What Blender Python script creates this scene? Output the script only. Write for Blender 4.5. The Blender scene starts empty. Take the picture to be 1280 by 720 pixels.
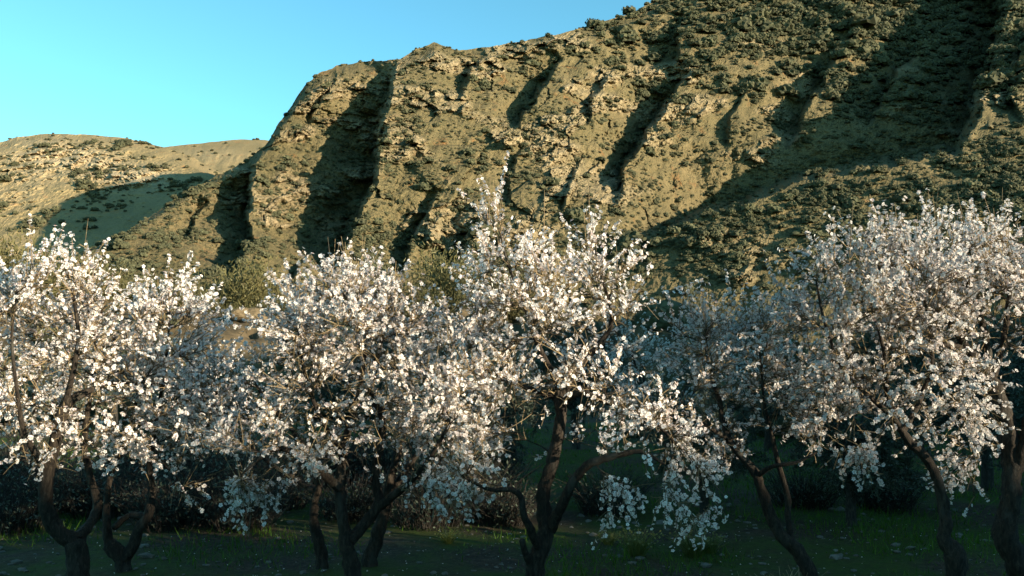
import bpy, bmesh, math, random
import numpy as np
from mathutils import Vector, Matrix

random.seed(7)
rng = np.random.default_rng(7)
scene = bpy.context.scene
COL = scene.collection

# ------------------------------------------------------------------ camera, sky, sun, exposure
F = 1065.0                      # focal length in photograph pixels (1280 wide)
HORIZON = 440.0
CAMZ = 2.0
PITCH = math.atan((HORIZON - 360.0) / F)
cam_data = bpy.data.cameras.new('camera')
cam_data.sensor_width = 36.0
cam_data.lens = 36.0 * F / 1280.0
cam_data.clip_start = 0.05
cam_data.clip_end = 6000
cam = bpy.data.objects.new('camera', cam_data)
cam.location = (0, 0, CAMZ)
cam.rotation_euler = (math.pi / 2 + PITCH, 0, 0)
COL.objects.link(cam)
scene.camera = cam

SUN_EL = math.radians(12.5)
SUN_AZ = math.radians(120)      # clockwise from +Y
SUNV = Vector((math.sin(SUN_AZ) * math.cos(SUN_EL), math.cos(SUN_AZ) * math.cos(SUN_EL), math.sin(SUN_EL)))
TAN_E = math.tan(SUN_EL)

world = bpy.data.worlds.new('World')
scene.world = world
world.use_nodes = True
wn = world.node_tree
for n in list(wn.nodes):
    wn.nodes.remove(n)
w_out = wn.nodes.new('ShaderNodeOutputWorld')
w_bg = wn.nodes.new('ShaderNodeBackground')
w_sky = wn.nodes.new('ShaderNodeTexSky')
w_sky.sky_type = 'NISHITA'
w_sky.sun_disc = False
w_sky.sun_elevation = SUN_EL
w_sky.sun_rotation = SUN_AZ
w_sky.altitude = 600
w_sky.air_density = 1.0
w_sky.dust_density = 0.3
w_sky.ozone_density = 1.0
w_tint = wn.nodes.new('ShaderNodeMix')
w_tint.data_type = 'RGBA'
w_tint.blend_type = 'MULTIPLY'
w_tint.inputs['Factor'].default_value = 1.0
w_tint.inputs['B'].default_value = (0.52, 1.08, 1.09, 1)
w_bg.inputs['Strength'].default_value = 0.10
wn.links.new(w_sky.outputs['Color'], w_tint.inputs['A'])
wn.links.new(w_tint.outputs['Result'], w_bg.inputs['Color'])
wn.links.new(w_bg.outputs['Background'], w_out.inputs['Surface'])

sun_data = bpy.data.lights.new('sun', 'SUN')
sun_data.energy = 5.0
sun_data.angle = math.radians(0.53)
sun_data.color = (1.0, 0.87, 0.65)
sun = bpy.data.objects.new('sun', sun_data)
sun.rotation_euler = SUNV.to_track_quat('Z', 'Y').to_euler()
sun.location = (40, -30, 40)
COL.objects.link(sun)

scene.view_settings.view_transform = 'Standard'
scene.view_settings.look = 'None'
scene.view_settings.exposure = 1.5
scene.view_settings.gamma = 1.0
scene.view_settings.use_curve_mapping = False
scene.render.engine = 'CYCLES'

# ------------------------------------------------------------------ helpers
def ray(u, v):
    u = np.asarray(u, float); v = np.asarray(v, float)
    a = (u - 640.0) / F; b = (360.0 - v) / F
    dy = math.cos(PITCH) - b * math.sin(PITCH)
    dz = math.sin(PITCH) + b * math.cos(PITCH)
    return a / dy, dz / dy          # x and z per metre of depth

def at(u, v, Y):
    """The point seen at pixel (u, v) that lies Y metres ahead."""
    a, b = ray(u, v)
    Y = np.asarray(Y, float)
    return np.stack(np.broadcast_arrays(a * Y, Y + 0 * a, CAMZ + b * Y), -1)

def obj(name, me, mat=None, parent=None, loc=None):
    o = bpy.data.objects.new(name, me)
    COL.objects.link(o)
    if mat is not None and me is not None and not me.materials:
        for m in (mat if isinstance(mat, (list, tuple)) else [mat]):
            me.materials.append(m)
    if parent is not None:
        o.parent = parent
    if loc is not None:
        o.location = loc
    return o

def tag(o, label=None, cat=None, group=None, kind=None):
    if label: o['label'] = label
    if cat: o['category'] = cat
    if group: o['group'] = group
    if kind: o['kind'] = kind
    return o

def mesh_np(name, V, faces, smooth=False, mats=None, attrs=None):
    """V (n,3); faces: list of (m,k) int arrays; mats: list of arrays or None; attrs: dict name -> per-vertex float."""
    me = bpy.data.meshes.new(name)
    V = np.ascontiguousarray(V, dtype=np.float32)
    if not isinstance(faces, list):
        faces = [faces]
        mats = None if mats is None else [mats]
    keep = [i for i, f in enumerate(faces) if len(f)]
    if mats is not None: mats = [mats[i] for i in keep]
    faces = [faces[i] for i in keep]
    nl = sum(f.size for f in faces); nf = sum(len(f) for f in faces)
    me.vertices.add(len(V)); me.vertices.foreach_set('co', V.ravel())
    me.loops.add(nl); me.polygons.add(nf)
    me.loops.foreach_set('vertex_index', np.concatenate([f.ravel() for f in faces]).astype(np.int32))
    tot = np.concatenate([np.full(len(f), f.shape[1], np.int32) for f in faces])
    start = np.concatenate([[0], np.cumsum(tot)[:-1]]).astype(np.int32)
    me.polygons.foreach_set('loop_start', start)
    me.polygons.foreach_set('loop_total', tot)
    if mats is not None:
        me.polygons.foreach_set('material_index', np.concatenate(mats).astype(np.int32))
    me.polygons.foreach_set('use_smooth', np.full(nf, smooth, dtype=bool))
    if attrs:
        for k, a in attrs.items():
            at_ = me.attributes.new(k, 'FLOAT', 'POINT')
            at_.data.foreach_set('value', np.ascontiguousarray(a, dtype=np.float32))
    me.update(calc_edges=True)
    me.validate()
    return me

class Pile:
    """Collects triangle / quad soups that become one mesh."""
    def __init__(self): self.V = []; self.F = {3: [], 4: []}; self.M = {3: [], 4: []}; self.A = []; self.n = 0
    def add(self, V, Fs, mat=0, tint=None):
        V = np.asarray(V, float); Fs = np.asarray(Fs)
        k = Fs.shape[1]
        self.V.append(V); self.F[k].append(Fs + self.n); self.M[k].append(np.full(len(Fs), mat) if np.isscalar(mat) else mat)
        self.A.append(np.zeros(len(V)) if tint is None else np.broadcast_to(tint, (len(V),)).astype(float))
        self.n += len(V)
    def mesh(self, name, smooth=False):
        fs, ms = [], []
        for k in (3, 4):
            if self.F[k]:
                fs.append(np.concatenate(self.F[k])); ms.append(np.concatenate(self.M[k]))
        return mesh_np(name, np.concatenate(self.V), fs, smooth, ms, {'tint': np.concatenate(self.A)})

_perm = np.random.default_rng(3).permutation(256)
_perm = np.concatenate([_perm, _perm, _perm])
_g = np.random.default_rng(4).normal(size=(256, 3)); _g /= np.linalg.norm(_g, axis=1)[:, None]
def perlin(P):
    P = np.asarray(P, float)
    i = np.floor(P).astype(int); f = P - i; i &= 255
    w = f * f * f * (f * (f * 6 - 15) + 10)
    out = 0
    for dx in (0, 1):
        for dy in (0, 1):
            for dz in (0, 1):
                h = _perm[_perm[_perm[(i[..., 0] + dx) & 255] + ((i[..., 1] + dy) & 255)] + ((i[..., 2] + dz) & 255)]
                g = _g[h]
                d = g[..., 0] * (f[..., 0] - dx) + g[..., 1] * (f[..., 1] - dy) + g[..., 2] * (f[..., 2] - dz)
                out = out + d * (w[..., 0] if dx else 1 - w[..., 0]) * (w[..., 1] if dy else 1 - w[..., 1]) * (w[..., 2] if dz else 1 - w[..., 2])
    return out * 1.5
def fbm(P, oct=4, gain=0.5, lac=2.03, ridged=False):
    P = np.asarray(P, float); a = 1.0; s = 0; t = 0
    for k in range(oct):
        n = perlin(P + 17.3 * k)
        s = s + a * ((1 - 2 * np.abs(n)) if ridged else n); t += a
        a *= gain; P = P * lac
    return s / t
def facets(P, cell, seed):
    """Angular blocks: each cell of space has its own height and tilt; also returns the depth of the joints between them."""
    q = P.reshape(-1, 3) / cell; i0 = np.floor(q).astype(int)
    rg = np.random.default_rng(seed); J = rg.uniform(0, 1, (256, 3)); G = rg.normal(size=(256, 3)) * .75; H = rg.uniform(-.5, .5, 256)
    f1 = np.full(len(q), 9.0); f2 = f1.copy(); val = np.zeros(len(q))
    for dx in (-1, 0, 1):
        for dy in (-1, 0, 1):
            for dz in (-1, 0, 1):
                c = i0 + (dx, dy, dz); cc = c & 255
                h = _perm[_perm[_perm[cc[:, 0]] + cc[:, 1]] + cc[:, 2]]
                d = q - c - J[h]; D = (d * d).sum(1); m = D < f1
                f2 = np.where(m, f1, np.minimum(f2, D)); f1 = np.where(m, D, f1)
                val = np.where(m, H[h] + (G[h] * d).sum(1), val)
    joint = 1 - np.clip((np.sqrt(f2) - np.sqrt(f1)) / .18, 0, 1)
    return val.reshape(P.shape[:-1]), joint.reshape(P.shape[:-1])
def sstep(a, b, x):
    t = np.clip((x - a) / (b - a), 0, 1)
    return t * t * (3 - 2 * t)
def grid_faces(nr, nc):
    i = np.arange(nr - 1)[:, None] * nc + np.arange(nc - 1)[None, :]
    return np.stack([i, i + 1, i + nc + 1, i + nc], -1).reshape(-1, 4)

# ------------------------------------------------------------------ materials
def new_mat(name, rough=0.9, spec=0.2):
    m = bpy.data.materials.new(name); m.use_nodes = True
    nt = m.node_tree; b = nt.nodes['Principled BSDF']
    b.inputs['Roughness'].default_value = rough
    b.inputs['Specular IOR Level'].default_value = spec
    return m, nt, b
def node(nt, typ, **kw):
    n = nt.nodes.new(typ)
    for k, v in kw.items():
        if k in n.inputs: n.inputs[k].default_value = v
        else: setattr(n, k, v)
    return n
def noise_node(nt, scale, detail=6, rough=0.55, vec=None, dist=0.0):
    n = node(nt, 'ShaderNodeTexNoise', Scale=scale, Detail=detail, Roughness=rough, Distortion=dist)
    if vec is None:
        tc = nt.nodes.get('Texture Coordinate') or nt.nodes.new('ShaderNodeTexCoord')
        vec = tc.outputs['Object']
    nt.links.new(vec, n.inputs['Vector'])
    return n.outputs['Fac']
def ramp(nt, fac, stops):
    r = nt.nodes.new('ShaderNodeValToRGB'); e = r.color_ramp.elements
    while len(e) < len(stops): e.new(0.5)
    for el, (p, c) in zip(e, stops):
        el.position = p; el.color = (*c, 1) if len(c) == 3 else c
    nt.links.new(fac, r.inputs['Fac']); return r.outputs['Color']
def mixc(nt, fac, a, b, mode='MIX'):
    m = nt.nodes.new('ShaderNodeMix'); m.data_type = 'RGBA'; m.blend_type = mode
    for s, k in ((fac, 'Factor'), (a, 'A'), (b, 'B')):
        if isinstance(s, (int, float)): m.inputs[k].default_value = s
        elif isinstance(s, tuple): m.inputs[k].default_value = (*s, 1)
        else: nt.links.new(s, m.inputs[k])
    return m.outputs['Result']
def bump(nt, b, h, strength, dist):
    n = node(nt, 'ShaderNodeBump', Strength=strength, Distance=dist)
    nt.links.new(h, n.inputs['Height']); nt.links.new(n.outputs['Normal'], b.inputs['Normal'])
def attr(nt, name):
    n = nt.nodes.new('ShaderNodeAttribute'); n.attribute_name = name; return n.outputs['Fac']

def slope_material(name, soil_a, soil_b, rock_a, rock_b, tuft, tuft_amt=0.5, scale=1.0):
    m, nt, b = new_mat(name, 0.95, 0.1)
    big = noise_node(nt, 0.045 * scale, 5, 0.6)
    mid = noise_node(nt, 0.35 * scale, 6, 0.65)
    fine = noise_node(nt, 1.9 * scale, 8, 0.75)
    soil = mixc(nt, ramp(nt, big, [(0.35, (0, 0, 0)), (0.65, (1, 1, 1))]), soil_a, soil_b)
    rust = ramp(nt, noise_node(nt, 0.16 * scale, 5, 0.6), [(0.60, (0, 0, 0)), (0.72, (1, 1, 1))])
    soil = mixc(nt, rust, soil, tuple(c * k for c, k in zip(soil_b, (1.15, 0.8, 0.65))))
    rk = ramp(nt, mid, [(0.3, rock_a), (0.5, rock_b), (0.7, tuple(c * 1.2 for c in rock_b))])
    base = mixc(nt, attr(nt, 'rock'), soil, rk)
    tf = ramp(nt, fine, [(tuft_amt - 0.05, (1, 1, 1)), (tuft_amt + 0.06, (0, 0, 0))])
    tm = ramp(nt, mid, [(0.38, (0.95, 0.95, 0.95)), (0.66, (0.25, 0.25, 0.25))])
    base = mixc(nt, mixc(nt, 1.0, tf, tm, 'MULTIPLY'), base, tuft)
    nt.links.new(base, b.inputs['Base Color'])
    bump(nt, b, fine, 0.9, 0.35)
    return m

M_MOUNTAIN = slope_material('mountain_slope', (0.122, 0.095, 0.046), (0.172, 0.127, 0.063), (0.18, 0.138, 0.083), (0.30, 0.222, 0.130), (0.045, 0.042, 0.021), 0.51)
M_FARHILL = slope_material('far_hill_slope', (0.21, 0.158, 0.078), (0.26, 0.192, 0.098), (0.22, 0.17, 0.105), (0.36, 0.272, 0.165), (0.12, 0.098, 0.052), 0.44, 0.8)
M_BANK = slope_material('earth_bank', (0.31, 0.225, 0.10), (0.36, 0.25, 0.11), (0.22, 0.17, 0.10), (0.34, 0.25, 0.14), (0.17, 0.15, 0.05), 0.45, 3.0)

def ground_material():
    m, nt, b = new_mat('orchard_soil', 0.95, 0.15)
    big = noise_node(nt, 0.5, 5, 0.6); fine = noise_node(nt, 14, 8, 0.7); peb = nt.nodes.new('ShaderNodeTexVoronoi')
    peb.inputs['Scale'].default_value = 22
    nt.links.new(nt.nodes['Texture Coordinate'].outputs['Object'], peb.inputs['Vector'])
    soil = ramp(nt, fine, [(0.3, (0.022, 0.014, 0.008)), (0.55, (0.048, 0.033, 0.02)), (0.75, (0.10, 0.074, 0.05))])
    stone = ramp(nt, peb.outputs['Distance'], [(0.10, (1, 1, 1)), (0.22, (0, 0, 0))])
    soil = mixc(nt, stone, soil, (0.10, 0.092, 0.08))
    green = ramp(nt, big, [(0.42, (0, 0, 0)), (0.55, (1, 1, 1))])
    fg = ramp(nt, fine, [(0.3, (0.2, 0.2, 0.2)), (0.6, (0.9, 0.9, 0.9))])
    base = mixc(nt, mixc(nt, 1.0, green, fg, 'MULTIPLY'), soil, (0.034, 0.062, 0.005))
    dry = attr(nt, 'bank')
    ochre = mixc(nt, ramp(nt, noise_node(nt, 1.1, 7, 0.65), [(0.35, (0, 0, 0)), (0.65, (1, 1, 1))]), (0.055, 0.041, 0.023), (0.135, 0.096, 0.052))
    base = mixc(nt, dry, base, ochre)
    nt.links.new(base, b.inputs['Base Color'])
    bump(nt, b, fine, 0.8, 0.03)
    return m
M_GROUND = ground_material()

def leaf_material(name, dark, light, trans=0.35, rough=0.6):
    m, nt, b = new_mat(name, rough, 0.25)
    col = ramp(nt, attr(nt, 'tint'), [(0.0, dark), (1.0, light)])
    oi = nt.nodes.new('ShaderNodeObjectInfo')
    hs = node(nt, 'ShaderNodeHueSaturation', Saturation=1.0)
    mr = node(nt, 'ShaderNodeMapRange'); mr.inputs['To Min'].default_value = 0.8; mr.inputs['To Max'].default_value = 1.2
    nt.links.new(oi.outputs['Random'], mr.inputs['Value']); nt.links.new(mr.outputs['Result'], hs.inputs['Value'])
    nt.links.new(col, hs.inputs['Color']); col = hs.outputs['Color']
    nt.links.new(col, b.inputs['Base Color'])
    t = nt.nodes.new('ShaderNodeBsdfTranslucent'); nt.links.new(col, t.inputs['Color'])
    mx = nt.nodes.new('ShaderNodeMixShader'); mx.inputs['Fac'].default_value = trans
    nt.links.new(b.outputs['BSDF'], mx.inputs[1]); nt.links.new(t.outputs['BSDF'], mx.inputs[2])
    nt.links.new(mx.outputs['Shader'], nt.nodes['Material Output'].inputs['Surface'])
    return m
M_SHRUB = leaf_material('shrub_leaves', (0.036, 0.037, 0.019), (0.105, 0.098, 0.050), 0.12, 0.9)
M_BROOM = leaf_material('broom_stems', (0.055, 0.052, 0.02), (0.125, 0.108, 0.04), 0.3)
M_OLIVE = leaf_material('olive_leaves', (0.03, 0.042, 0.024), (0.10, 0.12, 0.085), 0.2, 0.5)
M_GRASS = leaf_material('grass_blades', (0.028, 0.062, 0.003), (0.075, 0.15, 0.010), 0.3)
M_WEED = leaf_material('weed_leaves', (0.08, 0.11, 0.025), (0.20, 0.21, 0.05), 0.35)
M_DRY = leaf_material('dry_stems', (0.22, 0.17, 0.09), (0.34, 0.27, 0.16), 0.15)
M_YELLOW = leaf_material('yellow_flower', (0.12, 0.13, 0.03), (0.22, 0.22, 0.07), 0.2)
M_PETAL = leaf_material('almond_petals', (0.64, 0.57, 0.545), (0.80, 0.765, 0.71), 0.38, 0.6)
M_HEART = leaf_material('almond_flower_heart', (0.42, 0.13, 0.13), (0.55, 0.27, 0.14), 0.1)
M_BUD = leaf_material('almond_bud', (0.30, 0.12, 0.09), (0.38, 0.30, 0.12), 0.2)

def bark_material(name, a, b_, c):
    m, nt, b = new_mat(name, 0.9, 0.2)
    tc = nt.nodes.new('ShaderNodeTexCoord')
    mp = node(nt, 'ShaderNodeMapping'); mp.inputs['Scale'].default_value = (1, 1, 0.35)
    nt.links.new(tc.outputs['Object'], mp.inputs['Vector'])
    n1 = noise_node(nt, 38, 7, 0.7, mp.outputs['Vector'], 0.6); n2 = noise_node(nt, 6, 4, 0.6, mp.outputs['Vector'])
    col = ramp(nt, n1, [(0.32, a), (0.52, b_), (0.72, c)])
    col = mixc(nt, ramp(nt, n2, [(0.55, (0, 0, 0)), (0.68, (1, 1, 1))]), col, (0.055, 0.05, 0.04))
    nt.links.new(col, b.inputs['Base Color'])
    bump(nt, b, n1, 1.0, 0.02)
    return m
M_BARK = bark_material('almond_bark', (0.008, 0.006, 0.005), (0.028, 0.021, 0.015), (0.07, 0.054, 0.038))
M_TWIG = bark_material('almond_twig', (0.12, 0.085, 0.05), (0.20, 0.145, 0.08), (0.29, 0.22, 0.12))
M_BRUSH = bark_material('brushwood_bark', (0.012, 0.010, 0.008), (0.03, 0.025, 0.02), (0.055, 0.046, 0.036))
M_OLIVEBARK = bark_material('olive_bark', (0.015, 0.013, 0.011), (0.04, 0.036, 0.03), (0.075, 0.068, 0.058))
m_, nt_, b_ = new_mat('field_stone', 0.9, 0.2)
nt_.links.new(ramp(nt_, noise_node(nt_, 9, 6, 0.7), [(0.3, (0.06, 0.055, 0.045)), (0.7, (0.17, 0.155, 0.13))]), b_.inputs['Base Color'])
M_STONE = m_

m_, nt_, b_ = new_mat('brown_rock', 0.95, 0.1)
nt_.links.new(ramp(nt_, noise_node(nt_, 2.5, 7, 0.7), [(0.3, (0.07, 0.052, 0.03)), (0.7, (0.21, 0.155, 0.09))]), b_.inputs['Base Color'])
bump(nt_, b_, noise_node(nt_, 6, 7, .7), 1.0, .1)
M_BROWN = m_
# ------------------------------------------------------------------ terrain: the valley floor with an earth bank
def ground_z(x, y):
    x = np.asarray(x, float); y = np.asarray(y, float)
    P = np.stack(np.broadcast_arrays(x, y, 0 * x + 3.7), -1)
    z = 0.09 * fbm(P * 0.9, 5, .6) + 0.16 * fbm(P * 0.11, 3)
    z = z + 0.42 * (1 - sstep(2.3, 5.2, y))                       # the verge the camera stands on
    z = z + bank_amt(x, y) * (2.9 + 1.3 * fbm(P * 0.06, 4) + 0.9 * fbm(P * 0.25, 5, .6, ridged=True) + (0.9 * facets(P, 3.2, 8)[0] + .35 * facets(P, 1.3, 9)[0] if z.size > 500 else 0))
    far = sstep(120, 300, np.hypot(x, y))
    return z * (1 - far) - 0.6 * far
def bank_amt(x, y):
    wob = 3.0 * np.sin(x * 0.16 + 1) + 2.0 * np.sin(x * 0.41)
    up = sstep(38 + wob, 50 + wob, y)
    return up * sstep(24, 6, x) * (1 - 0.55 * sstep(56, 80, y))
def axis(stops):
    out = []
    for (a, b, s) in stops: out.append(np.arange(a, b, s))
    return np.concatenate(out)
xs = axis([(-640, -200, 40), (-200, -60, 8), (-60, -14, 0.6), (-14, 14, 0.2), (14, 60, 0.8), (60, 200, 8), (200, 641, 40)])
ys = axis([(-240, -60, 20), (-60, 0, 4), (0, 16, 0.2), (16, 36, 0.5), (36, 64, 0.4), (64, 140, 3), (140, 941, 40)])
X, Yg = np.meshgrid(xs, ys)
Z = ground_z(X, Yg)
me = mesh_np('ground', np.stack([X, Yg, Z], -1).reshape(-1, 3), grid_faces(len(ys), len(xs)), True,
             attrs={'bank': sstep(0.06, 0.3, bank_amt(X, Yg)).ravel()})
tag(obj('ground', me, M_GROUND), kind='structure')

# ------------------------------------------------------------------ terrain: mountain, sculpted as slopes with spurs and gullies
def polyline_step(u, v, pts):
    """Signed distance (positive on the right-hand / near side) and fraction along a polyline in slope space."""
    pts = np.asarray(pts, float)
    seg = pts[1:] - pts[:-1]; L = np.linalg.norm(seg, axis=1); cum = np.concatenate([[0], np.cumsum(L)])
    best = np.full(u.shape, 1e9); sd = np.zeros(u.shape); fr = np.zeros(u.shape)
    for i in range(len(seg)):
        d = seg[i] / L[i]
        t = (u - pts[i, 0]) * d[0] + (v - pts[i, 1]) * d[1]
        tc = np.clip(t, 0, L[i])
        dx = u - pts[i, 0] - tc * d[0]; dy = v - pts[i, 1] - tc * d[1]
        D = np.hypot(dx, dy); s = np.sign(dx * d[1] - dy * d[0])
        m = D < best
        best = np.where(m, D, best); sd = np.where(m, D * s, sd); fr = np.where(m, (cum[i] + tc) / cum[-1], fr)
    return sd, fr

# each spur edge: its run in pixels of the photograph, top to bottom; how far (metres) the gully to its left lies back; gully width
SPURS = [
    ([(502, 76), (486, 100), (479, 150), (468, 200), (466, 235), (444, 275), (424, 320), (410, 360)], 42, 120, 20),
    ([(330, 185), (314, 205), (308, 240), (312, 300), (290, 355)], 28, 95, 16),
    ([(708, 70), (690, 95), (668, 120), (652, 165)], 17, 50, 14),
    ([(872, 76), (842, 116), (802, 178), (780, 215), (768, 262)], 27, 66, 16),
    ([(1262, -60), (1250, 30), (1232, 100), (1216, 150), (1196, 186), (1100, 203), (1000, 222), (930, 250), (860, 272), (760, 308)], 52, 165, 24),
    ([(1330, -40), (1296, 30), (1276, 80), (1268, 120), (1275, 165)], 10, 40, 16),
    ([(556, 235), (535, 262), (516, 300), (505, 350)], 13, 46, 12),
    ([(604, 262), (587, 288), (564, 335), (555, 370)], 12, 40, 12),
    ([(772, 80), (742, 120), (728, 158)], 7, 36, 12),
    ([(612, 66), (585, 95), (568, 128)], 7, 34, 12),
    ([(872, 5), (845, 45), (850, 85)], 8, 46, 14),
    ([(398, 295), (374, 335), (360, 385)], 8, 36, 12),
    ([(264, 248), (246, 275), (238, 305)], 8, 26, 10),
    ([(432, 230), (440, 255), (424, 305)], 6, 28, 12),
    ([(1075, 35), (1040, 80), (1008, 135), (985, 190)], 18, 60, 16),
    ([(1200, 20), (1150, 60), (1110, 110), (1080, 165)], 18, 60, 16),
    ([(930, 95), (915, 140), (905, 190)], 5, 34, 12),
    ([(660, 170), (640, 210), (632, 260)], 5, 36, 12),
    ([(735, 190), (715, 225), (700, 270)], 5, 36, 12),
    ([(420, 90), (400, 120), (392, 160)], 5, 26, 10),
]
def spur_relief(u, v):
    wob = np.stack([u * 0.03, v * 0.03, 0 * u], -1)
    uu = u + 15 * fbm(wob, 3) + 3.5 * fbm(wob * 4.5 + 3, 3, .6); vv = v + 10 * fbm(wob + 40, 3) + 3 * fbm(wob * 4.5 + 9, 3, .6)
    out = 0
    for pts, d, w, soft in SPURS:
        sd, fr = polyline_step(uu, vv, pts)
        if len(pts) > 8: fr = np.where(fr < .5, np.maximum(fr, .5 * sstep(0, .12, fr)), fr)
        ends = (0.30 * sstep(0, 0.10, fr) + 0.70 * sstep(0.05, 0.5, fr)) * sstep(1.0, 0.80, fr)
        far = d * np.exp(-np.maximum(-sd, 0) / w) * sstep(soft * 0.25, -soft * 0.25, sd)
        near = -0.10 * d * np.exp(-np.maximum(sd, 0) / (w * 0.6)) * sstep(-soft * 0.3, soft * 0.3, sd)
        out = out + 1.1 * (far + near) * ends
    return out

SKY = np.array([(-500, 420), (-200, 400), (20, 352), (60, 338), (110, 312), (160, 288), (200, 262), (240, 234), (275, 218), (310, 200), (330, 184), (345, 160), (360, 138), (380, 108), (395, 94), (420, 82), (470, 76), (500, 73), (520, 62), (542, 53), (562, 60), (575, 63), (600, 60), (650, 52), (700, 42), (750, 28), (790, 16), (815, 2), (850, -14), (950, -52), (1100, -90), (1300, -130), (1500, -150), (1900, -120)], float)
FOOT = np.array([(-500, 165), (100, 158), (300, 160), (420, 168), (640, 180), (800, 178), (1000, 168), (1280, 152), (1500, 148), (1900, 150)], float)
SLOPE = np.array([(-500, .7), (200, .74), (400, .84), (640, .86), (900, .84), (1280, .80), (1900, .8)], float)
NU, NV = 900, 320
uu = np.concatenate([np.linspace(-500, -30, 60)[:-1], np.linspace(-30, 1310, NU), np.linspace(1310, 1900, 110)[1:]])
NC = len(uu)
sky_v = np.interp(uu, SKY[:, 0], SKY[:, 1])
rough1 = fbm(np.stack([uu * 0.045, 0 * uu, 0 * uu + 9.1], -1), 5, 0.6)
sky_v = sky_v + rough1 * np.interp(uu, [0, 320, 420, 560, 700, 1280], [3, 7, 5, 4, 2.5, 2])
VB = 464.0
tt = np.concatenate([np.linspace(0, .18, 24)[:-1], np.linspace(.18, 1, NV - 23)])
U, T = np.meshgrid(uu, tt)
V_ = VB + (sky_v[None, :] - VB) * T
A, Bz = ray(U, V_)
foot = np.interp(U, FOOT[:, 0], FOOT[:, 1]); tans = np.interp(U, SLOPE[:, 0], SLOPE[:, 1])
Y0 = foot / np.maximum(1 - Bz / tans, 0.22)
P0 = np.stack([A * Y0, Y0, Bz * Y0], -1)
stretch = P0 * np.array([1.0, 0.6, 0.55])
n_big = fbm(stretch * 0.022, 4, ridged=True)
n_mid = fbm(P0 * np.array([1, .8, .8]) * 0.085, 4, 0.55, ridged=True)
n_fin = fbm(P0 * 0.42, 4, 0.6, ridged=True)
rockmask = fbm(P0 * 0.03 + 50, 4)
rel = spur_relief(U, V_)
RB = np.stack([(U + .5 * V_) / 46., (V_ - .2 * U) / 150., 0 * U + 4.4], -1)
ribs = fbm(RB, 4, .5, ridged=True)
# bare rock shows on the steep spur crests in the middle, scrub covers the top right
crest = np.exp(-((U - 540) / 290.0) ** 2) * (0.55 + 0.45 * sstep(330, 200, V_)) + 0.55 * np.exp(-((U - 880) / 80.0) ** 2 - ((V_ - 130) / 90.0) ** 2) + 0.7 * np.exp(-((U - 1240) / 26.) ** 2 - ((V_ - 110) / 60.) ** 2)
bush_top = sstep(90, -10, V_ - (0.02 * (U - 700))) * sstep(650, 850, U)
rock = sstep(0.02, 0.20, fbm(P0 * np.array([1, 1, .7]) * .045 + 50, 4) + .18 * crest - .15 + .12 * (n_mid - .3)) * np.clip(0.5 + crest, 0, 1) * (1 - 0.9 * bush_top)
taper = sstep(0, 0.06, T)
Pf = P0 @ np.array([[1, 0, 0], [0, .8, 0], [-.38, 0, .52]]) + 1.6 * np.stack([fbm(P0 * .15 + 7 * k, 2) for k in range(3)], -1)
fc, jc = facets(Pf * np.array([1, 1, .8]), 15.0, 3)
fa, ja = facets(Pf, 6.5, 1); fb, jb = facets(Pf, 2.3, 2)
rock = np.clip(rock * (0.55 + 0.6 * sstep(-.2, .5, fa + .4 * fb)), 0, 1)
blocks = np.clip(crest, 0, 1) * (1 - bush_top) * (2.6 * fc - .7 * jc) + rock * (2.9 * fa - 1.0 * ja) + (.05 + .95 * rock) * (1.3 * fb - .5 * jb) + 1.8 * rock
amp = (0.45 + 0.7 * np.clip(crest, 0, 1)) * (1 - 0.4 * bush_top)
Y1 = Y0 + taper * (rel * (Y0 / 200) - amp * (2.4 * (ribs - .3) + 3.0 * (n_big - 0.3) + 2.2 * (n_mid - 0.3)) - (0.3 + 1.3 * rock) * (n_fin - 0.3) * 1.1 - blocks - 0.5 * fbm(P0 * 1.3, 3))
# slopes round away behind the sky line
edge = sstep(0.94, 1.0, T)
Y1 = Y1 + 8 * edge * edge
PM = np.stack([A * Y1, Y1, CAMZ + Bz * Y1], -1)
back = []
for k in range(1, 9):
    p = PM[-1].copy(); s = 6.0 * k + 1.3 * k * k
    p[:, 1] += s; p[:, 0] *= 1 + s / p[:, 1] * 0.3; p[:, 2] = np.maximum(p[:, 2] - 0.10 * s - 0.009 * s * s, -2)
    back.append(p)
PMall = np.concatenate([PM, np.stack(back)], 0)
rk_all = np.concatenate([rock, np.repeat(rock[-1:], 8, 0)], 0)
me = mesh_np('mountain', PMall.reshape(-1, 3), grid_faces(NV + 8, NC), False, attrs={'rock': rk_all.ravel()})
tag(obj('mountain', me, M_MOUNTAIN), kind='structure')

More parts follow.
